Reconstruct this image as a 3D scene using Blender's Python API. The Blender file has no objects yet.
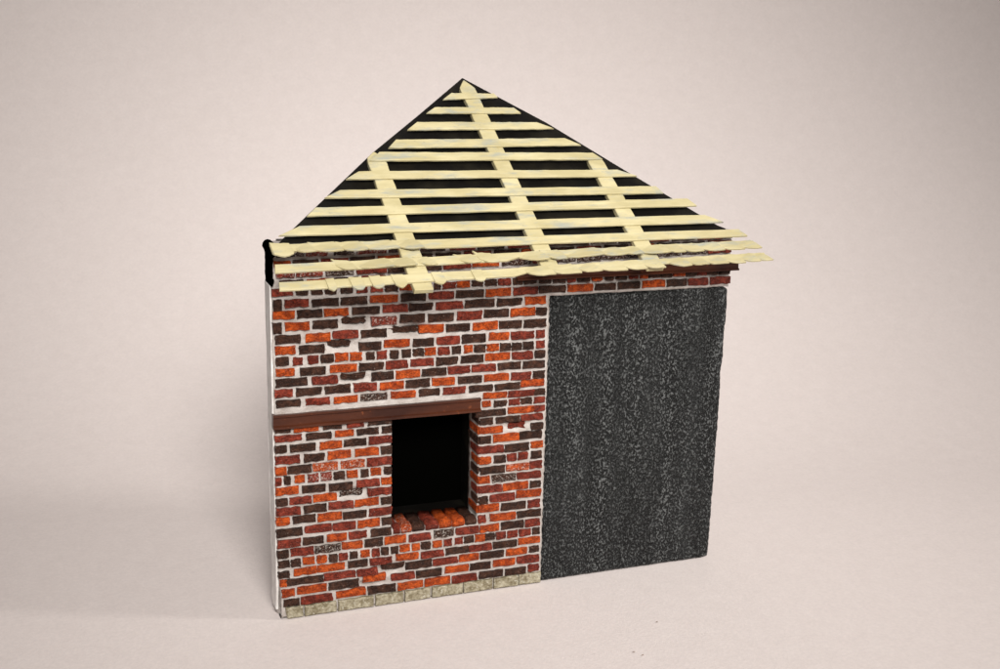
import bpy, bmesh, math, random
from mathutils import Vector, Matrix, noise

random.seed(11)
S = 0.11                      # the wall is 1 unit = 110 mm wide (a small scale model)
scene = bpy.context.scene
col = scene.collection

# ------------------------------------------------------------------ camera
PITCH, YAW, ROLL = 0.23583757, 0.36596182, 0.02395716
CAM = Vector((-0.37709812, -2.19885702, 1.13039286))
fw = Vector((math.sin(YAW) * math.cos(PITCH), math.cos(YAW) * math.cos(PITCH), -math.sin(PITCH)))
rt = Vector((math.cos(YAW), -math.sin(YAW), 0.0))
up = rt.cross(fw)
rt2 = math.cos(ROLL) * rt + math.sin(ROLL) * up
up2 = -math.sin(ROLL) * rt + math.cos(ROLL) * up
cam_data = bpy.data.cameras.new('camera')
cam_data.sensor_width = 36.0
cam_data.lens = 1.17883366 * 36.0
cam_data.clip_start = 0.01
cam_data.clip_end = 20.0
cam_data.dof.use_dof = True
cam_data.dof.focus_distance = 2.42 * S
cam_data.dof.aperture_fstop = 50.0
cam = bpy.data.objects.new('camera', cam_data)
m = Matrix((rt2, up2, -fw)).transposed().to_4x4()
m.translation = CAM * S
cam.matrix_world = m
col.objects.link(cam)
scene.camera = cam

# ------------------------------------------------------------------ light
world = bpy.data.worlds.new('World')
scene.world = world
world.use_nodes = True
bg = world.node_tree.nodes['Background']
bg.inputs['Color'].default_value = (1.0, 0.96, 0.93, 1)
bg.inputs['Strength'].default_value = 0.265


def softbox(name, loc, target, size, power, color, spread):
    d = bpy.data.lights.new(name, 'AREA')
    d.shape = 'RECTANGLE'
    d.size, d.size_y = size[0] * S, size[1] * S
    d.energy = power
    d.color = color
    d.spread = math.radians(spread)
    o = bpy.data.objects.new(name, d)
    o.location = Vector(loc) * S
    o.rotation_euler = (Vector(target) - Vector(loc)).to_track_quat('-Z', 'Y').to_euler()
    col.objects.link(o)


softbox('key_softbox', (-0.20, -3.95, 3.15), (0.72, 1.0, 0.50), (1.7, 1.7), 0.525, (1.0, 0.972, 0.94), 54)
softbox('side_lamp', (4.2, -1.7, 2.6), (0.4, 0.6, 0.4), (0.55, 0.55), 0.37, (1.0, 0.965, 0.93), 120)

scene.view_settings.view_transform = 'Standard'
scene.view_settings.look = 'None'
scene.view_settings.exposure = 0.0
scene.view_settings.gamma = 1.0
scene.view_settings.use_curve_mapping = False


# ------------------------------------------------------------------ materials
class Mat:
    """small node-building helper"""

    def __init__(self, name):
        self.m = bpy.data.materials.new(name)
        self.m.use_nodes = True
        self.t = self.m.node_tree
        self.b = self.t.nodes['Principled BSDF']
        g = self.t.nodes.new('ShaderNodeNewGeometry')
        self.pos = g.outputs['Position']

    def link(self, a, b):
        self.t.links.new(a, b)

    def noise(self, scale, detail=3, rough=0.55, stretch=None, vec=None):
        n = self.t.nodes.new('ShaderNodeTexNoise')
        n.inputs['Scale'].default_value = scale / S
        n.inputs['Detail'].default_value = detail
        n.inputs['Roughness'].default_value = rough
        v = vec or self.pos
        if stretch:
            mp = self.t.nodes.new('ShaderNodeMapping')
            mp.inputs['Scale'].default_value = stretch
            self.link(v, mp.inputs['Vector'])
            v = mp.outputs['Vector']
        self.link(v, n.inputs['Vector'])
        return n.outputs['Fac']

    def voronoi(self, scale, feature='F1', stretch=None):
        n = self.t.nodes.new('ShaderNodeTexVoronoi')
        n.feature = feature
        n.inputs['Scale'].default_value = scale / S
        v = self.pos
        if stretch:
            mp = self.t.nodes.new('ShaderNodeMapping')
            mp.inputs['Scale'].default_value = stretch
            self.link(v, mp.inputs['Vector'])
            v = mp.outputs['Vector']
        self.link(v, n.inputs['Vector'])
        return n.outputs['Distance']

    def ramp(self, fac, a, b, ca=(0, 0, 0, 1), cb=(1, 1, 1, 1)):
        r = self.t.nodes.new('ShaderNodeValToRGB')
        r.color_ramp.elements[0].position = a
        r.color_ramp.elements[0].color = ca
        r.color_ramp.elements[1].position = b
        r.color_ramp.elements[1].color = cb
        self.link(fac, r.inputs['Fac'])
        return r.outputs['Color']

    def mix(self, fac, a, b, mode='MIX'):
        n = self.t.nodes.new('ShaderNodeMix')
        n.data_type = 'RGBA'
        n.blend_type = mode
        for v, i in ((fac, n.inputs[0]), (a, n.inputs[6]), (b, n.inputs[7])):
            if hasattr(v, 'node'):
                self.link(v, i)
            elif isinstance(v, (int, float)):
                i.default_value = v
            else:
                i.default_value = (*v, 1) if len(v) == 3 else v
        return n.outputs[2]

    def math(self, op, a, b=None):
        n = self.t.nodes.new('ShaderNodeMath')
        n.operation = op
        for v, i in ((a, n.inputs[0]), (b, n.inputs[1])):
            if v is None:
                continue
            if hasattr(v, 'node'):
                self.link(v, i)
            else:
                i.default_value = v
        if op == 'MULTIPLY_ADD':
            n.inputs[2].default_value = .28
        return n.outputs[0]

    def random(self):
        return self.t.nodes.new('ShaderNodeObjectInfo').outputs['Random']

    def bump(self, h, dist, strength=1.0, prev=None):
        n = self.t.nodes.new('ShaderNodeBump')
        n.inputs['Distance'].default_value = dist * S
        n.inputs['Strength'].default_value = strength
        self.link(h, n.inputs['Height'])
        if prev:
            self.link(prev, n.inputs['Normal'])
        self.link(n.outputs['Normal'], self.b.inputs['Normal'])
        return n.outputs['Normal']

    def out(self, color=None, rough=None, spec=None):
        if color is not None:
            if hasattr(color, 'node'):
                self.link(color, self.b.inputs['Base Color'])
            else:
                self.b.inputs['Base Color'].default_value = (*color, 1)
        if rough is not None:
            if hasattr(rough, 'node'):
                self.link(rough, self.b.inputs['Roughness'])
            else:
                self.b.inputs['Roughness'].default_value = rough
        if spec is not None:
            self.b.inputs['Specular IOR Level'].default_value = spec
        return self.m


def brick_mat(name, lo, hi, wash):
    k = Mat(name)
    c = k.mix(k.random(), lo, hi)
    grain = k.noise(330, 3, .7)
    c = k.mix(k.ramp(grain, .40, .66), tuple(v * .42 for v in lo), c, 'MIX')
    c = k.mix(k.ramp(k.noise(75, 3), .45, .75), c, tuple(min(1, v * 1.22) for v in hi))
    # cream mortar rubbed over the paint
    w = k.ramp(k.noise(300, 4, .75), .655 - wash, .71 - wash * .6)
    w = k.math('MULTIPLY', w, .75 if wash > .05 else .7)
    c = k.mix(w, c, (.60, .54, .48))
    nb = k.bump(grain, .0075, 1.0)
    k.bump(k.noise(120, 2, .5), .0045, .8, nb)
    return k.out(c, .40, .24)


DARK = ((.042, .0165, .0095), (.076, .031, .018))
RED = ((.185, .025, .012), (.285, .045, .023))
ORANGE = ((.43, .055, .007), (.58, .096, .013))
M = {}
for key, (lo, hi) in {'D': DARK, 'R': RED, 'O': ORANGE}.items():
    M[key] = brick_mat({'D': 'dark_brown_brick', 'R': 'dark_red_brick', 'O': 'orange_brick'}[key], lo, hi, 0.0)
    M[key + 'w'] = brick_mat({'D': 'dark_brown_washed', 'R': 'dark_red_washed', 'O': 'orange_washed'}[key], lo, hi, 0.13)

k = Mat('mortar')
c = k.mix(k.ramp(k.noise(30, 4), .35, .7), (.35, .305, .275), (.52, .48, .45))
c = k.mix(k.ramp(k.noise(210, 3, .7), .62, .72), c, (.22, .16, .12))
k.bump(k.noise(170, 4, .6), .0028, .8)
M['mortar'] = k.out(c, .6, .35)

k = Mat('white_plaster')
c = k.mix(k.ramp(k.noise(40, 4), .35, .7), (.62, .585, .555), (.80, .77, .745))
k.bump(k.noise(120, 4, .6), .0022, .7)
M['plaster'] = k.out(c, .6, .3)

k = Mat('foundation_stone')
c = k.mix(k.ramp(k.noise(75, 5, .75), .38, .64), (.15, .12, .065), (.40, .36, .26))
c = k.mix(k.ramp(k.noise(190, 3), .58, .70), c, (.44, .41, .33))
k.bump(k.noise(150, 4, .65), .005, .9)
M['stone'] = k.out(c, .6, .35)

k = Mat('cream_lath_paint')
c = k.mix(k.ramp(k.noise(26, 4, .6, (.35, 1, 1)), .38, .7), (.40, .345, .185), (.515, .455, .27))
c = k.mix(k.ramp(k.noise(38, 5, .7, (.3, 1, 1)), .51, .70), c, (.29, .30, .255))
c = k.mix(k.math('MULTIPLY', k.ramp(k.noise(130, 3, .6), .66, .74), .5), c, (.24, .20, .11))
k.bump(k.noise(70, 4, .6, (.4, 1, 1)), .0022, .7)
M['lath'] = k.out(c, .55, .35)

k = Mat('brown_steel_paint')
c = k.mix(k.ramp(k.noise(22, 4, .6, (.3, 1, 1)), .35, .72), (.028, .007, .0033), (.072, .018, .006))
c = k.mix(k.ramp(k.noise(90, 3, .6), .64, .76), c, (.15, .040, .012))
k.bump(k.noise(90, 3, .6), .0016, .6)
M['beam'] = k.out(c, .38, .35)

k = Mat('gloss_black_sheet')
c = k.mix(k.ramp(k.noise(14, 4, .6), .45, .75), (.004, .0035, .003), (.013, .011, .007))
k.bump(k.noise(40, 4, .6), .0022, .6)
M['sheet'] = k.out(c, k.ramp(k.noise(18, 3), .3, .7, (.30, .30, .30, 1), (.55, .55, .55, 1)), .16)

k = Mat('matt_black_card')
M['black'] = k.out((.0008, .0008, .0006), .6, .0)

k = Mat('rough_black_panel')
w = k.noise(265, 2, .6, (1.0, 1.0, .62))
sk = k.ramp(k.noise(26, 4, .65, (1, 1, .10)), .38, .62)
c = k.mix(k.ramp(k.noise(20, 4, .6, (1, 1, .12)), .4, .75), (.0045, .005, .005), (.014, .015, .015))
c = k.mix(k.math('MULTIPLY', k.ramp(w, .53, .61), k.math('MULTIPLY_ADD', sk, .65)), c, (.135, .14, .138))  # pale specks over the relief: specular glints painted into the base colour
nb = k.bump(w, .0085, 1.0)
k.bump(k.noise(40, 3, .6, (1, 1, .3)), .005, .6, nb)
M['panel'] = k.out(c, .30, .24)

k = Mat('pinkish_grey_paper')
c = k.mix(k.ramp(k.noise(24, 5, .7), .3, .7), (.645, .575, .548), (.705, .635, .608))
c = k.mix(.45, c, k.mix(k.ramp(k.noise(120, 3, .6), .3, .7), (.615, .555, .535), (.735, .655, .625)))
k.bump(k.noise(190, 3), .0012, .5)
M['paper'] = k.out(c, .75, .2)
k = Mat('dust')
M['dust'] = k.out((.30, .24, .21), .9, .1)


# ------------------------------------------------------------------ helpers
def link(name, me, mat, parent=None, smooth=False):
    if mat is not None and not me.materials:
        me.materials.append(mat)
    if smooth:
        for p in me.polygons:
            p.use_smooth = True
    o = bpy.data.objects.new(name, me)
    col.objects.link(o)
    o.parent = parent
    return o


def mesh(name, verts, faces):
    me = bpy.data.meshes.new(name)
    me.from_pydata([tuple(c * S for c in v) for v in verts], [], faces)
    bm = bmesh.new()
    bm.from_mesh(me)
    bmesh.ops.recalc_face_normals(bm, faces=bm.faces)
    bm.to_mesh(me)
    bm.free()
    return me


def nz(x, y, z=0.0):
    return noise.noise(Vector((x, y, z)))


def slab(outline, to3d, t0, t1, bevel=.0015, seed=0, jit=0.0):
    """prism over an outline (list of 2D), from depth t0 (back) to t1 (front) with a bevelled front rim"""
    n = len(outline)
    cx = sum(p[0] for p in outline) / n
    cy = sum(p[1] for p in outline) / n
    v, f = [], []
    for ring, (t, inset) in enumerate(((t0, 0), (t1 - (bevel if t1 > t0 else -bevel), 0), (t1, bevel))):
        for i, (a, b) in enumerate(outline):
            if inset:
                pa, pb = outline[i - 1], outline[(i + 1) % n]
                tx, ty = pb[0] - pa[0], pb[1] - pa[1]
                L = math.hypot(tx, ty) or 1
                nx, ny = -ty / L, tx / L
                if nx * (cx - a) + ny * (cy - b) < 0:
                    nx, ny = -nx, -ny
                a, b = a + nx * inset, b + ny * inset
            v.append(to3d(a, b, t + jit * nz(a * 90 + seed, b * 90, ring * 3.1)))
    for r in range(2):
        for i in range(n):
            j = (i + 1) % n
            f.append((r * n + i, r * n + j, (r + 1) * n + j, (r + 1) * n + i))
    f.append(tuple(range(2 * n, 3 * n)))
    f.append(tuple(reversed(range(n))))
    return v, f


# ------------------------------------------------------------------ backdrop
def build_backdrop():
    prof = [(-6.0, 0.0), (-3, 0), (-1.5, 0), (0, 0), (.55, 0)]
    R = 2.3
    for i in range(1, 25):
        a = math.radians(84) * i / 24
        prof.append((.55 + R * math.sin(a), R * (1 - math.cos(a))))
    ex, ez = prof[-1]
    for i in range(1, 9):
        prof.append((ex + .1 * i * .5, ez + .95 * i * .5))
    # the sheet is swept along the line of sight, square to the camera
    xs = [-7 + 14 * i / 48 for i in range(49)]
    dx, dy = Vector((math.cos(YAW * .55), -math.sin(YAW * .55))), Vector((math.sin(YAW * .55), math.cos(YAW * .55)))
    v, f = [], []
    for (d, z) in prof:
        for x in xs:
            q = Vector((.3, 0)) + dx * x + dy * d
            v.append((q.x, q.y, z - .0015 + (.004 * nz(x * .9, d * .9, z) if d > .8 else 0)))
    n = len(xs)
    for r in range(len(prof) - 1):
        for i in range(n - 1):
            f.append((r * n + i, r * n + i + 1, (r + 1) * n + i + 1, (r + 1) * n + i))
    o = link('backdrop', mesh('backdrop', v, f), M['paper'], smooth=True)
    o['kind'] = 'structure'
    o['label'] = 'pinkish grey seamless paper backdrop and floor'


build_backdrop()

# ------------------------------------------------------------------ the model house
house = bpy.data.objects.new('model_house', None)
house.empty_display_size = .02
col.objects.link(house)
house['label'] = 'small scale model brick house front with bare cream roof laths and black panel'
house['category'] = 'model house'

WIN = (.2357, .4240, .1640, .4045)        # window opening x0 x1 z0 z1
THICK = .064
WTOP = .764
DOOR_X, DOOR_Z = .5735, .6395


def left_edge(z):
    b = max(0.0, (.115 - z) / .115)
    return .0175 * b ** 1.4 + .0015 * nz(3.1, z * 22) + .0008 * nz(7.7, z * 80)


# chipped places in the mortar: (x, z, radius x, radius z, depth)
CRATERS = [(.172, .604, .036, .015, .006), (.283, .583, .036, .015, .006), (.136, .560, .036, .014, .006),
           (.157, .489, .036, .013, .006), (.166, .252, .032, .013, .004), (.508, .364, .026, .011, .005),
           (.229, .075, .034, .013, .006), (.185, .047, .030, .010, .005)]


def mortar_relief(x, z):
    d = .0011 * nz(x * 60, z * 60, 1.3) + .0007 * nz(x * 150, z * 150, 4.2)
    for cx, cz, rx, rz, dep in CRATERS:
        q = ((x - cx) / rx) ** 2 + ((z - cz) / rz) ** 2
        if q < 4:
            g = math.exp(-q * 1.5)
            d += 2.8 * dep * g * (.5 + .5 * max(-1.0, min(1.0, (z - cz) / rz + .3))) - .0022 * math.exp(-((x - cx) / rx) ** 2 - ((z - cz + rz * .9) / (rz * .55)) ** 2)
    return d


def build_wall():
    # cells of a fine grid, window and door panel left open
    st = .0042
    def ticks(a, b, fixed):
        pts = sorted([a] + fixed + [b])
        out = [a]
        for p, q in zip(pts, pts[1:]):
            n = max(1, round((q - p) / st))
            out += [p + (q - p) * i / n for i in range(1, n + 1)]
        return out
    xs = ticks(0, 1.0, [WIN[0], WIN[1], DOOR_X])
    zs = ticks(.0005, WTOP, [WIN[2], WIN[3], DOOR_Z])
    nx, nz_ = len(xs) - 1, len(zs) - 1
    def on(i, j):
        if not (0 <= i < nx and 0 <= j < nz_):
            return False
        x, z = (xs[i] + xs[i + 1]) / 2, (zs[j] + zs[j + 1]) / 2
        if WIN[0] < x < WIN[1] and WIN[2] < z < WIN[3]:
            return False
        if x > DOOR_X and z < DOOR_Z:
            return False
        return True
    verts, faces, idx = [], [], {}
    ND = 6
    def vert(i, j, d):
        key = (i, j, d)
        if key not in idx:
            x, z = xs[i], zs[j]
            edge = not (on(i, j) and on(i - 1, j) and on(i, j - 1) and on(i - 1, j - 1))
            y = THICK * d / ND
            if d == 0:
                y = mortar_relief(x, z)
            if edge:
                if i == 0:
                    x += left_edge(z) * max(0, 1 - d / 3.0)
                elif xs[i] == DOOR_X:
                    x += .0030 * nz(z * 130, 2.2, d) + .0012
                else:
                    x += .0016 * nz(z * 90, x * 3, d * .8)
                if 0 < j < nz_:
                    z += .0012 * nz(x * 90, 5.5, d * .8)
                if d == 0:
                    y += .0012
            idx[key] = len(verts)
            verts.append((x, y, z))
        return idx[key]
    for i in range(nx):
        for j in range(nz_):
            if not on(i, j):
                continue
            faces.append((vert(i, j, 0), vert(i + 1, j, 0), vert(i + 1, j + 1, 0), vert(i, j + 1, 0)))
            faces.append((vert(i, j, ND), vert(i, j + 1, ND), vert(i + 1, j + 1, ND), vert(i + 1, j, ND)))
            for (a, b, ni, nj) in (((i, j), (i, j + 1), i - 1, j), ((i + 1, j + 1), (i + 1, j), i + 1, j),
                                   ((i + 1, j), (i, j), i, j - 1), ((i, j + 1), (i + 1, j + 1), i, j + 1)):
                if not on(ni, nj):
                    for d in range(ND):
                        faces.append((vert(*a, d), vert(*b, d), vert(*b, d + 1), vert(*a, d + 1)))
    w = link('brick_wall', mesh('brick_wall', verts, faces), M['mortar'], house, smooth=True)
    return w


wall = build_wall()


# white plastered end of the wall
pts = [(.006 + .9 * left_edge(lerp_z) + .0012 * nz(i * .7, 3), lerp_z) for i, lerp_z in enumerate([.012 + .676 * q / 30 for q in range(31)])]
pts += [(THICK - .002 + .0015 * nz(i * .6, 9), .688 - .682 * i / 30) for i in range(31)]
v, f = slab(pts, lambda a, b, t: (t, a, b), .003, -.0022, .001, seed=4, jit=.0012)
link('end_plaster', mesh('end_plaster', v, f), M['plaster'], house)


# ---- bricks; code: 1 dark brown, 2 dark red, 3 orange; +10 whitened by mortar, +20 chipped, +40 tall end piece
# courses from the top: x0, x1, z (1/10000 of the wall width), code
COURSES = [
    [(100, 631, 7482, 11), (669, 1073, 7482, 12), (1210, 1581, 7482, 11), (1660, 2238, 7490, 12), (2298, 2846, 7497, 1), (2948, 3424, 7495, 1), (3548, 4054, 7493, 2), (4138, 4696, 7491, 1), (4782, 5219, 7491, 2), (5284, 5594, 7496, 1), (5659, 6561, 7504, 1), (6627, 7204, 7518, 11), (7273, 7884, 7517, 1), (8001, 8432, 7528, 2), (8527, 9086, 7530, 1), (9158, 9753, 7530, 2), (9776, 9977, 7539, 1)],
    [(58, 361, 7296, 3), (418, 897, 7297, 1), (955, 1462, 7304, 2), (1521, 1997, 7311, 1), (2077, 2561, 7319, 3), (2643, 3176, 7325, 1), (3259, 3761, 7332, 1), (3845, 4398, 7339, 2), (4484, 5004, 7346, 1), (5091, 5621, 7344, 3), (5709, 6226, 7353, 1), (6316, 6842, 7351, 2), (6933, 7469, 7360, 1), (7562, 8083, 7359, 3), (8178, 8708, 7359, 1), (8804, 9320, 7359, 1), (9416, 9966, 7370, 2)],
    [(92, 433, 7102, 12), (472, 972, 7101, 12), (1050, 1579, 7104, 11), (1658, 2238, 7117, 2), (2278, 2603, 7105, 1), (3054, 3366, 7123, 1), (3407, 3976, 7133, 2), (4018, 4575, 7149, 3), (4661, 5274, 7153, 11), (5339, 5784, 7160, 2), (5850, 6279, 7172, 11), (6324, 6851, 7172, 11), (6895, 7737, 7197, 11), (7806, 8140, 7204, 2), (8187, 8743, 7207, 11), (8789, 9379, 7217, 11), (9427, 9977, 7227, 2)],
    [(164, 602, 6913, 1), (680, 1145, 6917, 3), (1224, 1677, 6922, 1), (1757, 2218, 6927, 2), (2299, 2747, 6922, 1), (3243, 3725, 6930, 1), (3809, 4322, 6924, 2), (4364, 4885, 6930, 3), (4972, 5458, 6936, 1)],
    [(9, 389, 6757, 2), (466, 687, 6748, 1), (754, 968, 6744, 1), (1026, 1241, 6740, 1), (1340, 1557, 6744, 1), (1647, 1856, 6739, 2), (1936, 2157, 6745, 2), (2218, 2462, 6731, 1), (2523, 2789, 6736, 3), (2851, 3162, 6739, 1), (3224, 3350, 6726, 1), (3412, 3665, 6734, 2), (3707, 3962, 6740, 3), (4025, 4240, 6747, 1), (4304, 4542, 6744, 1), (4585, 4846, 6751, 2), (4912, 5109, 6747, 1), (5153, 5419, 6745, 1), (5486, 5732, 6741, 1), (5799, 6070, 6736, 1), (6115, 6297, 6734, 2), (6354, 6618, 6732, 1), (6686, 6894, 6740, 3), (6987, 7174, 6737, 1), (7243, 7479, 6740, 1), (7549, 7738, 6744, 2), (7809, 7976, 6744, 3), (8023, 8288, 6747, 1), (8312, 8554, 6746, 1), (8602, 8871, 6750, 3), (8919, 9141, 6748, 1), (9190, 9413, 6748, 2), (9437, 9688, 6750, 1), (9737, 9990, 6745, 1)],
    [(32, 174, 6509, 41), (251, 693, 6529, 2), (771, 1279, 6519, 1), (1338, 1845, 6519, 1), (1915, 2462, 6528, 3), (2544, 3039, 6527, 1), (3122, 3626, 6538, 2), (3689, 4266, 6539, 1), (4330, 4852, 6539, 3), (4928, 5448, 6541, 2), (5492, 6078, 6543, 1), (6134, 6696, 6544, 3), (6764, 7231, 6538, 1), (7300, 7798, 6544, 1), (7868, 8398, 6549, 3), (8469, 8934, 6544, 1), (8982, 9454, 6546, 2), (9526, 10005, 6550, 2)],
    [(18, 419, 6308, 3), (487, 962, 6309, 1), (1002, 1475, 6310, 3), (1555, 2097, 6317, 1), (2178, 2668, 6324, 2), (2709, 3187, 6326, 1), (3270, 3820, 6325, 2), (3883, 4508, 6331, 1), (4573, 5100, 6328, 1), (5188, 5635, 6330, 3)],
    [(13, 165, 6061, 41), (243, 706, 6077, 3), (784, 1255, 6084, 1), (1374, 1814, 6130, 21), (1945, 2443, 6084, 12), (2525, 3022, 6102, 1), (3105, 3632, 6088, 1), (3717, 4232, 6094, 2), (4296, 4820, 6103, 1), (4885, 5396, 6102, 3), (5440, 5665, 6090, 1)],
    [(46, 527, 5831, 1), (644, 1104, 5833, 3), (1174, 1662, 5859, 2), (1732, 2239, 5844, 1), (2321, 2878, 5887, 21), (2919, 3423, 5863, 3), (3487, 3978, 5859, 1), (4063, 4585, 5855, 3), (4628, 5114, 5854, 1), (5180, 5652, 5843, 1)],
    [(42, 426, 5617, 3), (504, 993, 5602, 1), (1093, 1511, 5685, 21), (1691, 2127, 5595, 1), (2198, 2713, 5610, 3), (2796, 3215, 5594, 1), (3299, 3768, 5601, 2), (3831, 4329, 5608, 1), (4415, 4833, 5615, 3), (4899, 5390, 5604, 2), (5456, 5637, 5610, 2)],
    [(56, 287, 5402, 1), (384, 559, 5381, 2), (676, 872, 5389, 2), (932, 1169, 5400, 1), (1209, 1469, 5410, 3), (1509, 1730, 5401, 3), (1831, 1994, 5390, 1), (2055, 2239, 5395, 2), (2321, 2486, 5387, 1), (2569, 2735, 5391, 1), (2798, 3007, 5394, 1), (3049, 3260, 5398, 3), (3323, 3557, 5389, 2), (3621, 3792, 5391, 1), (3878, 4051, 5395, 3), (4094, 4333, 5389, 1), (4377, 4618, 5391, 3), (4662, 4883, 5383, 1), (4927, 5128, 5377, 1), (5172, 5397, 5381, 1), (5464, 5645, 5385, 2)],
    [(52, 399, 5179, 3), (517, 1008, 5169, 1), (1108, 1628, 5174, 3), (1689, 2178, 5174, 1), (2239, 2674, 5177, 2), (2757, 3220, 5180, 2), (3283, 3732, 5175, 1), (3817, 4295, 5178, 1), (4337, 4867, 5186, 3), (4933, 5381, 5175, 2), (5448, 5652, 5180, 1)],
    [(47, 650, 4968, 1), (749, 1245, 4968, 2), (1325, 1810, 4996, 21), (1952, 2384, 4961, 1), (2446, 2926, 4963, 3), (2989, 3499, 4963, 1), (3541, 3994, 4966, 2), (4058, 4563, 4968, 2), (4628, 5118, 4970, 1), (5184, 5660, 4962, 1)],
    [(23, 353, 4759, 2), (432, 924, 4760, 1), (1004, 1504, 4754, 1), (1586, 2034, 4757, 2), (2116, 2593, 4749, 3), (2655, 3139, 4748, 1), (3203, 3674, 4748, 3), (3759, 4260, 4746, 1), (4325, 4856, 4744, 3), (4922, 5350, 4735, 2), (5417, 5667, 4737, 1)],
    [(38, 506, 4549, 1), (624, 1081, 4541, 2), (1181, 1645, 4535, 3), (1727, 2261, 4539, 11), (2343, 2845, 4541, 3), (2929, 3354, 4539, 1), (3440, 3904, 4538, 2), (4001, 4507, 4534, 1), (4572, 5108, 4531, 1), (5151, 5651, 4562, 3)],
    [(4311, 4822, 4358, 3), (4866, 5430, 4354, 2), (5452, 5681, 4352, 1)],
    [(4293, 4470, 4189, 3), (4558, 4826, 4174, 1), (4893, 5118, 4180, 2), (5163, 5390, 4179, 1), (5458, 5687, 4176, 2)],
    [(8, 301, 4029, 1), (379, 854, 4007, 3), (955, 1317, 4010, 1), (1439, 1765, 4009, 2), (1868, 2344, 4016, 1), (4165, 4809, 3985, 1), (4875, 5442, 3992, 3), (5464, 5693, 3988, 2)],
    [(4, 514, 3835, 2), (614, 1113, 3828, 1), (1194, 1560, 3832, 3), (1642, 2074, 3828, 1), (2157, 2345, 3833, 1), (4257, 4523, 3808, 1), (4611, 5129, 3809, 1), (5173, 5654, 3815, 2)],
    [(-40, 214, 3625, 1), (294, 789, 3621, 1), (890, 1314, 3617, 3), (1375, 1825, 3621, 1), (1887, 2345, 3624, 2), (4238, 4752, 3613, 3), (4907, 5247, 3658, 22), (5408, 5661, 3604, 1)],
    [(-25, 467, 3394, 2), (567, 967, 3389, 1), (1048, 1495, 3401, 3), (1598, 2074, 3397, 3), (2136, 2345, 3398, 1), (4265, 4488, 3404, 1), (4554, 5118, 3415, 3), (5139, 5644, 3418, 1)],
    [(-50, 206, 3169, 3), (246, 703, 3169, 1), (744, 1228, 3177, 13), (1310, 1782, 3171, 13), (1845, 2346, 3167, 2), (4247, 4785, 3181, 2), (4829, 5354, 3168, 1), (5421, 5675, 3190, 3)],
    [(-94, 103, 2948, 2), (163, 281, 2966, 1), (381, 560, 2970, 3), (640, 841, 2961, 12), (902, 1104, 2964, 12), (1165, 1369, 2957, 1), (1431, 1637, 2960, 3), (1720, 1865, 2953, 1), (1927, 2115, 2961, 3), (2199, 2346, 2955, 1), (4252, 4498, 2952, 3), (4587, 4836, 2951, 1), (4880, 5085, 2956, 2), (5130, 5337, 2964, 2), (5428, 5659, 2966, 1)],
    [(-58, 436, 2749, 3), (517, 980, 2738, 1), (1061, 1532, 2719, 1), (1636, 2094, 2730, 2), (2146, 2347, 2731, 3), (4279, 4820, 2723, 1), (4863, 5367, 2730, 13), (5412, 5667, 2741, 2)],
    [(-24, 213, 2517, 1), (273, 694, 2514, 2), (735, 1202, 2521, 3), (1305, 1739, 2565, 31), (1864, 2347, 2520, 2), (4238, 4485, 2520, 3), (4552, 5076, 2515, 11), (5120, 5652, 2520, 2)],
    [(-28, 469, 2312, 2), (550, 995, 2309, 1), (1057, 1550, 2321, 2), (1592, 2073, 2324, 3), (2136, 2347, 2308, 1), (4265, 4762, 2301, 2), (4806, 5358, 2305, 3), (5426, 5659, 2298, 1)],
    [(-33, 245, 2113, 3), (326, 769, 2112, 1), (830, 1301, 2102, 3), (1342, 1820, 2082, 1), (1883, 2348, 2083, 2), (4270, 4451, 2060, 1), (4517, 5065, 2077, 2), (5109, 5666, 2099, 3)],
    [(-38, 502, 1863, 1), (564, 1093, 1873, 2), (1134, 1589, 1859, 2), (1652, 2093, 1861, 3), (2157, 2348, 1857, 1), (4251, 4705, 1876, 3), (4772, 5325, 1854, 1), (5393, 5650, 1855, 2)],
    [(-23, 458, 1628, 2), (519, 926, 1627, 1), (1009, 1401, 1629, 3), (1463, 1819, 1627, 2), (1924, 2338, 1630, 1), (4256, 4414, 1644, 2), (4527, 5100, 1642, 3), (5145, 5682, 1638, 1)],
    [(-28, 212, 1408, 1), (273, 719, 1418, 2), (760, 1274, 1414, 11), (1316, 1734, 1423, 3), (1797, 2157, 1418, 1), (2221, 2650, 1425, 3), (2736, 3194, 1412, 2), (3281, 3701, 1423, 11), (3767, 4261, 1424, 2), (4305, 4716, 1417, 3), (4783, 5292, 1420, 1), (5337, 5665, 1419, 2)],
    [(-32, 228, 1191, 1), (269, 451, 1187, 1), (512, 736, 1205, 3), (798, 983, 1201, 3), (1045, 1210, 1191, 1), (1252, 1418, 1195, 2), (1481, 1628, 1198, 1), (1712, 1881, 1199, 3), (1944, 2093, 1191, 2), (2136, 2285, 1198, 1), (2349, 2489, 1193, 1), (2543, 2737, 1208, 3), (2802, 2955, 1199, 3), (2998, 3195, 1203, 1), (3261, 3438, 1204, 3), (3504, 3659, 1207, 2), (3748, 3905, 1214, 2), (3949, 4152, 1214, 1), (4197, 4401, 1216, 3), (4423, 4629, 1221, 1), (4674, 4881, 1211, 2), (4926, 5158, 1212, 2), (5204, 5461, 1209, 2), (5507, 5672, 1211, 1)],
    [(3, 224, 961, 1), (326, 774, 986, 3), (796, 1354, 989, 3), (1438, 1838, 999, 1), (1901, 2350, 987, 2), (2457, 2934, 1010, 3), (3000, 3485, 992, 2), (3551, 4044, 997, 1), (4065, 4566, 996, 2), (4610, 5142, 1002, 1), (5186, 5679, 1010, 3)],
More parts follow.
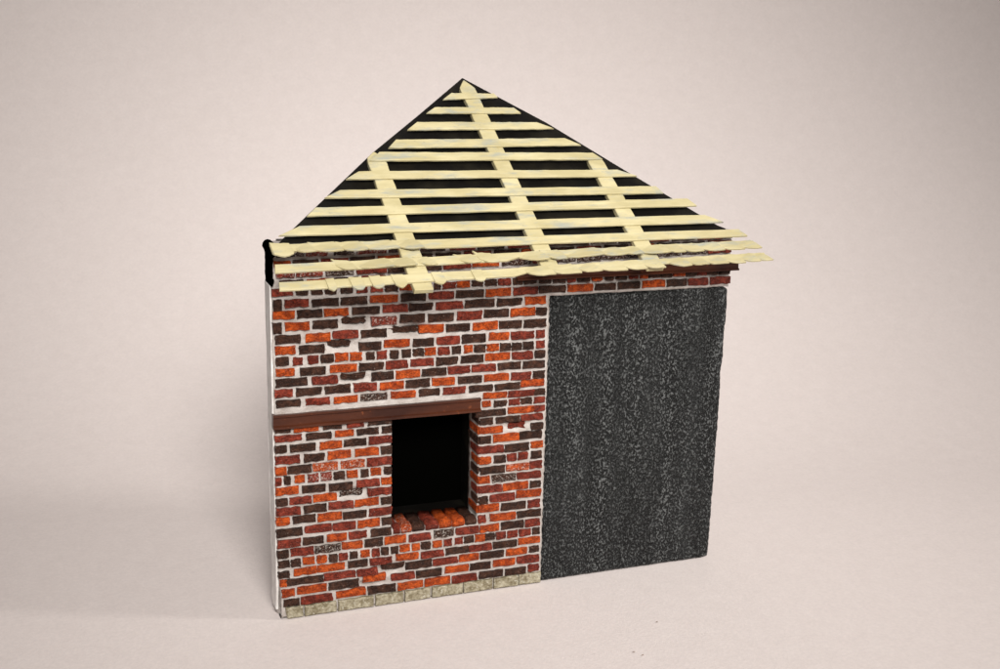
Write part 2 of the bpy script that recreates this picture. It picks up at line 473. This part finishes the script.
    [(19, 160, 779, 3), (181, 915, 778, 1), (937, 1583, 786, 2), (1626, 2050, 781, 2), (2157, 2631, 826, 21), (2674, 3222, 794, 1), (3265, 3800, 793, 2), (3844, 4274, 801, 3), (4318, 4846, 799, 1), (4914, 5381, 792, 3), (5450, 5662, 795, 1)],
    [(35, 328, 557, 3), (380, 975, 572, 3), (1039, 1646, 574, 1), (1752, 2221, 626, 3), (2350, 2850, 583, 2), (2893, 3446, 570, 1), (3534, 4051, 573, 3), (4096, 4553, 568, 1), (4620, 5107, 574, 3), (5175, 5670, 579, 2)],
    [(71, 416, 338, 1), (458, 1098, 346, 2), (1182, 1793, 362, 3), (1857, 2437, 354, 1), (2502, 3027, 354, 3), (3093, 3627, 359, 3), (3694, 4238, 341, 2), (4304, 4835, 347, 1), (4903, 5372, 337, 1), (5440, 5677, 360, 2)],
]


PROUD = .0046
BH = .0166


def brick_mesh(aspect, rnd, chip=False):
    """unit brick: 1 wide (x), 1 high (z), front at y = -1, root at y = +1 ; ragged 16 point outline"""
    jz = .065 if not chip else .20
    jx = jz / aspect
    nt = 6 if aspect > 2 else 5
    xs = [-.5 + i / (nt - 1) for i in range(nt)]
    pts = []
    for i, x in enumerate(xs):
        pts.append((x + rnd.uniform(-jx, jx), -.5 + rnd.uniform(-jz, jz)))
    for z in (-.2, .2) if nt == 6 else (-.25, 0, .25):
        pts.append((.5 + rnd.uniform(-jx, jx), z))
    for i, x in enumerate(reversed(xs)):
        pts.append((x + rnd.uniform(-jx, jx), .5 + rnd.uniform(-jz, jz)))
    for z in (.2, -.2) if nt == 6 else (.25, 0, -.25):
        pts.append((-.5 + rnd.uniform(-jx, jx), z))
    n = len(pts)
    v, f = [], []
    for x, z in pts:
        v.append((x * (1 + .02 / aspect), 1.0, z * 1.02))
    for x, z in pts:
        v.append((x * (1 - .04 / aspect), -1 + rnd.uniform(-.25, .35), z * .96))
    for i in range(n):
        j = (i + 1) % n
        f.append((i, j, n + j, n + i))
    c = len(v)
    v.append((rnd.uniform(-.2, .2), -1.15 + rnd.uniform(-.2, .2), rnd.uniform(-.2, .2)))
    for i in range(n):
        f.append((n + i, n + (i + 1) % n, c))
    me = bpy.data.meshes.new('brick')
    me.from_pydata(v, [], f)
    bm = bmesh.new()
    bm.from_mesh(me)
    bmesh.ops.recalc_face_normals(bm, faces=bm.faces)
    bm.to_mesh(me)
    bm.free()
    return me


rb = random.Random(5)
POOL = {}
for mk in ('D', 'R', 'O', 'Dw', 'Rw', 'Ow'):
    nvar = 9 if len(mk) == 1 else 4
    for kind, asp in (('s', 3.1), ('h', 1.4), ('c', 2.6)):
        lst = []
        for _ in range(nvar if kind != 'c' else 3):
            me = brick_mesh(asp, rb, kind == 'c')
            me.materials.append(M[mk])
            lst.append(me)
        POOL[mk, kind] = lst

bricks = []
mean_z = [sum(b[2] for b in c_) / len(c_) / 1e4 for c_ in COURSES]
for ci, course in enumerate(COURSES):
    gap = min(mean_z[ci - 1] - mean_z[ci] if ci else .0215, mean_z[ci] - mean_z[ci + 1] if ci + 1 < len(COURSES) else .0215)
    for a, b, z, code in course:
        x0, x1, z = a / 1e4, b / 1e4, z / 1e4
        hidden = ci in (1, 3)             # courses behind the two lowest laths
        half = ci in (0, 2)
        tall, chipped, washed = code // 40, code % 40 // 20, code % 20 // 10
        x0, x1 = max(x0 - .0010, left_edge(z) - .0006), x1 + .0010
        wd = x1 - x0
        h = min(.755 * gap, BH) * rb.uniform(.95, 1.05)
        y = rb.uniform(-.0006, .0006)
        if tall:
            h = .022
        if chipped:
            h, y = .0125, .0042
        mk = ' DRO'[code % 10] + ('w' if washed else '')
        kind = 'c' if chipped else ('s' if wd / h > 2.0 else 'h')
        me = rb.choice(POOL[mk, kind])
        mat = Matrix.Translation(Vector(((x0 + x1) / 2, y, z)) * S) @ Matrix.Rotation(rb.uniform(-.008, .008), 4, 'Y') @ \
            Matrix.Diagonal((wd * S * rb.choice((1, 1, 1)), PROUD * S, h * S, 1)) @ Matrix.Diagonal((1, 1, 1, 1))
        vis = wd * h * (0.0 if hidden else .35 if half else 1.0)
        bricks.append((vis, me, mat))
bricks.sort(key=lambda t: -t[0])
for vis, me, mat in bricks[:288]:
    o = link('brick', me, None, wall)
    o.matrix_local = mat
# the smallest ones (header pieces and the courses under the laths), joined
bm = bmesh.new()
mats = []
for vis, me, mat in bricks[288:]:
    mt = me.materials[0]
    if mt not in mats:
        mats.append(mt)
    n0 = len(bm.verts)
    vs = [bm.verts.new(mat @ v.co) for v in me.vertices]
    for p in me.polygons:
        fc = bm.faces.new([vs[i] for i in p.vertices])
        fc.material_index = mats.index(mt)
me = bpy.data.meshes.new('small_bricks')
bm.to_mesh(me)
bm.free()
for mt in mats:
    me.materials.append(mt)
o = link('small_bricks', me, None, wall)
o['kind'] = 'stuff'


# ---- brick ends turning into the window jamb
def jamb_bricks():
    rj = random.Random(8)
    front = {'15': 'D', '16': 'O', '17': 'D', '18': 'R', '19': 'O', '20': 'D', '21': 'O', '22': 'R', '23': 'D', '24': 'O'}
    zz = {n: .3823 - i * .0218 for i, n in enumerate(front)}
    for n, mk in front.items():
        h = BH * .95
        dep = THICK * rj.uniform(.55, .95)
        z = zz[n]
        for side in (1,):
            out = [(.0005, z - h / 2), (dep * .5, z - h / 2 + rj.uniform(-.001, .001)), (dep, z - h / 2 + .001),
                   (dep + .001, z + h / 2 - .001), (dep * .5, z + h / 2 + rj.uniform(-.001, .001)), (.0005, z + h / 2)]
            x = WIN[1]
            v, f = slab(out, lambda a, b, t: (x + t, a, b), .004, -.0022, .0008, seed=z * 50, jit=.0006)
            o_ = link('brick', mesh('brick', v, f), M[mk], wall)


jamb_bricks()


# ---- sill: rowlock bricks laid on edge
def sill_bricks():
    rs = random.Random(4)
    spec = [(.2395, .2545, 'R', .0), (.2560, .2790, 'Ow', .0), (.2800, .3065, 'D', .0), (.3085, .3370, 'R', 0), (.3385, .3660, 'O', 0),
            (.3675, .3950, 'O', 0), (.3965, .4215, 'D', 0)]
    for x0, x1, mk, _ in spec:
        # cross-section in (y, z): rounded nose at the front, sloping up to the back
        zb, zf, zt = WIN[2] - .012, WIN[2] + .0065, WIN[2] + .0075
        prof = [(.062, zb), (-.0030, zb + .003), (-.0055, zb + .010), (-.0050, zf - .004), (-.0015, zf + rs.uniform(0, .002)), (.010, zf + .0035),
                (.030, zt - .003 + rs.uniform(-.001, .001)), (.062, zt)]
        n = len(prof)
        v, f = [], []
        cuts = [0, .18, .5, .82, 1]
        for c_i, t in enumerate(cuts):
            sh = .80 if c_i in (0, 4) else 1.0
            lean = rs.uniform(-.0015, .0015)
            for (y, z) in prof:
                zz = zb + (z - zb) * (sh if z > zb + .002 else 1)
                yy = y if y > .045 else y + (.002 if c_i in (0, 4) else 0)
                v.append((x0 + (x1 - x0) * t + lean * (z - zb) * 20 + .0008 * nz(y * 200, z * 200, x0 * 70), yy + rs.uniform(-.0006, .0006), zz + rs.uniform(-.0005, .0005)))
        for c_i in range(4):
            for i in range(n):
                j = (i + 1) % n
                f.append((c_i * n + i, c_i * n + j, (c_i + 1) * n + j, (c_i + 1) * n + i))
        f.append(tuple(range(n)))
        f.append(tuple(range(4 * n, 5 * n)))
        link('brick', mesh('brick', v, f), M[mk], wall, smooth=True)


sill_bricks()


# ---- foundation stones
def stones():
    rs = random.Random(9)
    spec = [(.0130, .0496, .0125), (.0520, .1180, .0120), (.1215, .1965, .0122), (.2000, .2600, .0122), (.2635, .3200, .0122), (.3235, .3915, .0122),
            (.3945, .4595, .0122), (.4630, .5190, .0122), (.5212, .5722, .0122)]
    for k_, (x0, x1, zc) in enumerate(spec):
        z0, z1 = .0008, .0245
        pts = []
        N = 7
        for i in range(N):
            pts.append((x0 + (x1 - x0) * i / (N - 1), z0 + abs(rs.uniform(0, .0012))))
        pts.append((x1 + rs.uniform(-.001, .0005), (z0 + z1) / 2))
        for i in reversed(range(N)):
            pts.append((x0 + (x1 - x0) * i / (N - 1), z1 + rs.uniform(-.0016, .0012)))
        pts.append((x0 + rs.uniform(-.0005, .001), (z0 + z1) / 2))
        if k_ == 0:
            pts = [((x + .0045 * max(0, 1 - z / .02)) if x < x0 + .004 else x, z) for x, z in pts]
        v, f = slab(pts, lambda a, b, t: (a, t, b), .012, -.0085, .0022, seed=k_ * 3, jit=.0016)
        link('stone', mesh('stone', v, f), M['stone'], wall)


stones()


# ---- rough black panel that fills the large doorway
def door_panel():
    x0, x1, z0, z1 = DOOR_X + .002, 1.0, .0006, DOOR_Z - .001
    nx_, nz2 = 108, 162
    v, f = [], []
    for j in range(nz2 + 1):
        for i in range(nx_ + 1):
            u, w = i / nx_, j / nz2
            xr = x1 - .004 * (1 - w) + .0011 * nz(w * 14, 8.8) + .0012 * nz(w * 60, 1.8) - (.0022 * math.exp(-((w - .70) / .03) ** 2))
            x = x0 + (xr - x0) * u
            z = z0 + (z1 - z0) * w
            # rounded corners
            e = 0.0
            for ex, ez in ((0, 1), (1, 1), (1, 0)):
                dx_ = (x - x0) if ex == 0 else (xr - x)
                dz_ = (z1 - z) if ez == 1 else (z - z0)
                r_ = .012
                if dx_ < r_ and dz_ < r_:
                    q = math.hypot(r_ - dx_, r_ - dz_)
                    if q > r_:
                        s_ = r_ / q
                        cx_ = x0 + r_ if ex == 0 else xr - r_
                        cz_ = z1 - r_ if ez == 1 else z0 + r_
                        x, z = cx_ + (x - cx_) * s_, cz_ + (z - cz_) * s_
            y = -.001 + .0012 * nz(x * 120, z * 70, .4) + .0009 * nz(x * 46, z * 5, 6.6) + .0010 * nz(x * 240, z * 180, 2.2)
            rim = min(i, nx_ - i, j, nz2 - j)
            if rim == 0:
                y += .0035
            v.append((x, y, z))
    W = nx_ + 1
    for j in range(nz2):
        for i in range(nx_):
            f.append((j * W + i, j * W + i + 1, (j + 1) * W + i + 1, (j + 1) * W + i))
    # rim going back
    loop = [i for i in range(W)] + [(j * W + nx_) for j in range(1, nz2 + 1)] + [nz2 * W + i for i in reversed(range(nx_))] + [j * W for j in reversed(range(1, nz2))]
    b0 = len(v)
    for q in loop:
        v.append((v[q][0], .050, v[q][2]))
    L = len(loop)
    for i in range(L):
        j = (i + 1) % L
        f.append((loop[i], loop[j], b0 + j, b0 + i))
    f.append(tuple(reversed(range(b0, b0 + L))))
    o_ = link('door_panel', mesh('door_panel', v, f), M['panel'], house, smooth=True)
    o_['label'] = 'rough black panel filling the wide doorway'


door_panel()


# ---- steel beams: a channel section with two flanges
def beam(name, x0, x1, z0, z1, y0, y1, lab):
    t = (z1 - z0) * .16
    prof = [(y1, z0), (y0, z0), (y0, z0 + t), (y0 + .0040, z0 + t * 1.5), (y0 + .0046, z1 - t * 1.5), (y0 + .0012, z1 - t), (y0 + .0012, z1), (y1, z1)]
    n = len(prof)
    N = 40
    v, f = [], []
    for i in range(N + 1):
        x = x0 + (x1 - x0) * i / N
        for y, z in prof:
            v.append((x + .0006 * nz(z * 300, i), y + .0005 * nz(x * 25, z * 40, 3), z + .0007 * nz(x * 16, y * 60, 9)))
    for i in range(N):
        for a in range(n):
            b = (a + 1) % n
            f.append((i * n + a, i * n + b, (i + 1) * n + b, (i + 1) * n + a))
    f.append(tuple(range(n)))
    f.append(tuple(range(N * n, N * n + n)))
    o_ = link(name, mesh(name, v, f), M['beam'], house)
    o_['label'] = lab
    return o_


beam('lintel_beam', -.0035, .4245, .4050, .4335, -.0100, .010, 'brown steel beam over the window')
beam('eave_beam', .496, 1.0165, .6772, .6985, -.0135, .010, 'brown steel beam under the eave')


# ---- black box behind the window and the backing board
def boxes(name, lst, mat, lab=None, parent=house):
    v, f = [], []
    for (xa, xb, ya, yb, za, zb) in lst:
        b = len(v)
        for z in (za, zb):
            v += [(xa, ya, z), (xb, ya, z), (xb, yb, z), (xa, yb, z)]
        f += [tuple(b + q for q in t) for t in ((0, 1, 5, 4), (1, 2, 6, 5), (2, 3, 7, 6), (3, 0, 4, 7), (4, 5, 6, 7), (3, 2, 1, 0))]
    o_ = link(name, mesh(name, v, f), mat, parent)
    if lab:
        o_['label'] = lab
    return o_


def frame_board(name, x0, x1, z0, z1, hole, y0, y1, mat, lab):
    hx0, hx1, hz0, hz1 = hole
    xs, zs = [x0, hx0, hx1, x1], [z0, hz0, hz1, z1]
    v = [(x, y, z) for y in (y0, y1) for z in zs for x in xs]
    f = []
    for j in range(3):
        for i in range(3):
            if (i, j) == (1, 1):
                continue
            a = j * 4 + i
            f += [(a, a + 1, a + 5, a + 4), (16 + a, 16 + a + 4, 16 + a + 5, 16 + a + 1)]
    edge = [(0, 1), (1, 2), (2, 3), (3, 7), (7, 11), (11, 15), (15, 14), (14, 13), (13, 12), (12, 8), (8, 4), (4, 0), (5, 6), (6, 10), (10, 9), (9, 5)]
    for a, b in edge:
        f.append((a, b, 16 + b, 16 + a))
    o_ = link(name, mesh(name, v, f), mat, house)
    o_['label'] = lab


frame_board('backing_board', .030, .985, .003, .760, (WIN[0] - .001, WIN[1] + .0005, WIN[2] + .003, WIN[3] + .01), THICK + .001, .112, M['sheet'], 'black board behind the brick wall')
boxes('window_back', [(.10, .55, .114, .120, .06, .50)], M['black'], 'black card closing the window opening')


# ------------------------------------------------------------------ roof
A_, B_ = .78, .66                      # roof plane z = A + B*y over the wall front
CA = math.hypot(1, B_)
SL = Vector((0, 1 / CA, B_ / CA))      # up the slope
NR = Vector((0, -B_ / CA, 1 / CA))     # out of the roof


def roof(x, s, t):
    q = Vector((x, 0, A_)) + SL * s + NR * t
    return (q.x, q.y, q.z)


# black triangular sheet under the laths
tri = [(.012, -.018), (.25, -.018), (.5, -.018), (.75, -.018), (.974, -.018), (.960, -.006), (.812, .182), (.680, .355), (.5245, .524), (.387, .385), (.2505, .2505), (.131, .118), (.0215, -.004)]
v, f = slab(tri, roof, -.0085, .0, .001)
o = link('roof_sheet', mesh('roof_sheet', v, f), M['sheet'], house)
o['label'] = 'glossy black triangular sheet under the roof laths'


def strip(x0s, x1s, n, rnd, amp):
    pass


def rafter(xa, sa, xb, sb, w, rnd, t0=.0005, t1=.0100, pointed=False):
    N = 22
    L, R = [], []
    for i in range(N + 1):
        u = i / N
        x, s = xa + (xb - xa) * u, sa + (sb - sa) * u
        hw = w / 2 + .0014 * nz(s * 30, xa * 50)
        if pointed:
            hw = min(hw, max(.002, (sa - s) * .85 + .002))
        L.append((x - hw + .0008 * nz(s * 45, xa * 9), s))
        R.append((x + hw + .0008 * nz(s * 45, xa * 9 + 4), s))
    out = L + R[::-1]
    v, f = slab(out, roof, t0, t1, .0012, seed=xa * 10, jit=.0006)
    link('rafter', mesh('rafter', v, f), M['lath'], house)


rr = random.Random(3)
rafter(.2510, .2420, .2576, -.1660, .0385, rr, pointed=True)
rafter(.5200, .5000, .5275, -.1330, .0370, rr, pointed=True)
rafter(.7440, .2330, .7535, -.1365, .0375, rr, pointed=True)

BATTENS = [
    [(0.4733, 0.4444), (0.5763, 0.4444), (0.5815, 0.4292), (0.4485, 0.4190)],
    [(0.4215, 0.3917), (0.608, 0.3918), (0.6194, 0.3700), (0.3975, 0.3686)],
    [(0.3672, 0.3385), (0.6471, 0.3385), (0.681, 0.314), (0.3399, 0.3095)],
    [(0.3062, 0.2775), (0.6944, 0.2805), (0.7264, 0.2540), (0.284, 0.2480)],
    [(0.2611, 0.2365), (0.745, 0.2285), (0.7606, 0.2038), (0.2342, 0.2069)],
    [(0.2041, 0.1752), (0.7819, 0.1690), (0.8215, 0.1445), (0.1736, 0.1495)],
    [(0.155, 0.1180), (0.8535, 0.1113), (0.8624, 0.0858), (0.1196, 0.0932)],
    [(0.0967, 0.0676), (0.9129, 0.0682), (0.9258, 0.0418), (0.0758, 0.0419)],
    [(0.0566, 0.0158), (0.9305, 0.0137), (0.9665, -0.0134), (0.0132, -0.0116)],
    [(-0.008, -0.0335), (0.9916, -0.0351), (1.0041, -0.0595), (-0.0057, -0.0591)],
    [(-0.0069, -0.0869), (1.0094, -0.0724), (1.0113, -0.0964), (-0.0098, -0.1105)],
    [(-0.0069, -0.1335), (1.018, -0.1105), (1.0177, -0.1349), (-0.0089, -0.1565)],
]


def lerp(a, b, t):
    return a + (b - a) * t


def batten(k_, q, rnd):
    (ax, as_), (bx, bs), (cx, cs), (dx, ds) = q
    cs, ds = cs + .0022, ds + .0022
    cover = {9: (.03, .28), 10: (.46, 2), 11: (.46, 2)}.get(k_, (3, 3))
    T0, T1 = .0104, .0145
    N = 34
    top, bot = [], []
    for i in range(N + 1):
        u = i / N
        top.append((lerp(ax, bx, u), lerp(as_, bs, u) + .0011 * nz(u * 17, k_ * 3.3) + .0006 * nz(u * 70, k_ * 7.1)))
        cut = .0085 if cover[0] < lerp(dx, cx, u) < cover[1] else 0
        bot.append((lerp(dx, cx, u), lerp(ds, cs, u) + cut + .0011 * nz(u * 15, k_ * 3.3 + 40) + .0006 * nz(u * 65, k_ * 7.1 + 9)))
    out = top + bot[::-1]
    v, f = slab(out, lambda a, b, t: roof(a, b, t + .0007 * nz(a * 7, k_ * 2.7)), T0, T1, .0011, seed=k_, jit=.0006)
    return link('batten', mesh('batten', v, f), M['lath'], house)


def flake(par, pts, t0, t1, tilt, seed):
    """torn shingle left on a lath; tilt lifts its lower right corner"""
    xm = sum(p[0] for p in pts) / len(pts)
    sm = sum(p[1] for p in pts) / len(pts)
    v, f = slab(pts, lambda a, b, t: roof(a, b, t + tilt * ((a - xm) * .28 - (b - sm) * .45) + .0006 * nz(a * 60, b * 60, seed)), t0, t1, .0007, seed=seed)
    link('torn_shingle', mesh('torn_shingle', v, f), M['lath'], par)


bt = [batten(i, q, rr) for i, q in enumerate(BATTENS)]


def row_at(q, x):
    (ax, as_), (bx, bs), (cx, cs), (dx, ds) = q
    u = (x - ax) / (bx - ax)
    return lerp(as_, bs, u), lerp(ds, cs, u)


#FLAKES = row: list of (x0, x1, overhang below, overhang above)
FL = {
    9: [(-.006, .030, .010, .002), (.036, .068, .003, .001), (.070, .118, .001, .003), (.122, .166, .001, .003), (.170, .226, .001, .003), (.232, .275, .004, .003)],
    10: [(.105, .135, .001, .005), (.142, .205, .001, .001), (.205, .250, .001, .004), (.262, .290, .002, .002), (.345, .378, .002, .004), (.385, .418, .001, .006), (.468, .520, .006, .001), (.524, .560, .004, .002),
         (.565, .640, .001, .003), (.648, .690, .002, .002), (.694, .730, .001, .001), (.735, .790, .003, .001), (.794, .826, .002, .002),
         (.830, .868, .004, .001), (.872, .918, .004, .001), (.921, .966, .004, .001), (.968, 1.008, .003, .001)],
    11: [(.078, .094, .009, .000), (.122, .146, .011, .000), (.160, .182, .010, .000), (.202, .226, .012, .000), (.280, .302, .010, .000), (.360, .382, .008, .000), (.470, .520, .003, .001), (.524, .575, .003, .001),
         (.580, .620, .004, .001), (.624, .676, .004, .001), (.680, .720, .003, .001), (.724, .762, .003, .001), (.786, .822, .004, .001),
         (.826, .862, .004, .001), (.866, .908, .005, .001), (.911, .950, .006, .001), (.953, .986, .005, .001), (.988, 1.016, .003, .001)],
}
for row, lst in FL.items():
    q = BATTENS[row]
    for k_, (x0, x1, dn, upw) in enumerate(lst):
        st_, sb_ = row_at(q, (x0 + x1) / 2)
        hang = dn > .006
        sk = .013 if not hang else .003
        dn = dn if hang else dn * .6 + .0045
        upw = upw * 1.5 + (.0015 if not hang else 0)
        pts = []
        for i in range(5):
            u = i / 4
            pts.append((lerp(x0, x1, u) - sk * .5 + rr.uniform(-.001, .001), st_ + upw * (1.2 if i == 0 else .75 - u * .75) + rr.uniform(-.0008, .0008)))
        pts.append((x1 + sk * .1, lerp(st_, sb_, .5)))
        for i in range(5):
            u = 1 - i / 4
            drop = dn * (math.sin(math.pi * min(1, max(0, u * .8 + .1))) if hang else (-.6 if u < .1 else .35 if u < .3 else .6 + .4 * u))
            pts.append((lerp(x0, x1, u) + sk * .5 + rr.uniform(-.001, .001), sb_ - drop + rr.uniform(-.0008, .0008)))
        pts.append((x0 - sk * .05, lerp(st_, sb_, .55)))
        flake(bt[row], pts, .0135, .0172, rr.uniform(.30, .55) if not hang else .08, row * 40 + k_)

# black painted corner at the left end of the eave
def corner():
    N = 14
    out = []
    for i in range(N):
        z = lerp(.688, .748, i / (N - 1))
        out.append((-.0018 + .0012 * nz(z * 90, 3), z))
    for i in range(7):
        a = math.pi - math.pi * i / 6
        out.append((.0045 + .0110 * math.cos(a), .7560 + .0130 * math.sin(a)))
    for i in range(N):
        z = lerp(.745, .688, i / (N - 1))
        out.append((.0028 + .0030 * nz(z * 120, 8), z))
    v, f = slab(out, lambda a, b, t: (a, t, b), .058, -.0070, .0020, seed=2, jit=.001)
    o_ = link('corner_strip', mesh('corner_strip', v, f), M['black'], house)
    o_['label'] = 'black strip at the left end of the eave'


corner()
# bead of white filler along the top of the eave beam
pts = [(.88 + .138 * i / 12, .7005 + .0008 * nz(i * .9, 2)) for i in range(13)] + [(1.016 - .134 * i / 12, .7055 + .0010 * nz(i * .7, 5)) for i in range(13)]
v, f = slab(pts, lambda a, b, t: (a, t, b), .004, -.0120, .0012, seed=6, jit=.0008)
link('filler_bead', mesh('filler_bead', v, f), M['mortar'], house)


# ------------------------------------------------------------------ crumbs fallen on the paper
for (x, y, r, lab, seed) in ((.627, -.348, .0018, 'tiny reddish crumb on the paper, left one of a pair', 1), (.638, -.364, .0018, 'tiny tan crumb on the paper, right one of a pair', 2),
                             (.729, -.251, .0016, 'single tiny dark crumb on the paper below the black panel', 3)):
    bm = bmesh.new()
    bmesh.ops.create_icosphere(bm, subdivisions=2, radius=1.0)
    for q in bm.verts:
        s_ = 1 + .5 * nz(q.co.x * 1.5 + seed * 7, q.co.y * 1.5, q.co.z * 1.5)
        q.co = Vector((q.co.x * 1.3 * s_ * r * S, q.co.y * s_ * r * S, (q.co.z * .45 * s_ + .25) * r * S))
    me = bpy.data.meshes.new('crumb')
    bm.to_mesh(me)
    bm.free()
    o = link('crumb', me, M['dust'])
    o.location = (x * S, y * S, 0)
    o['label'] = lab
    o['category'] = 'crumb'
    o['group'] = 'crumbs on the paper'
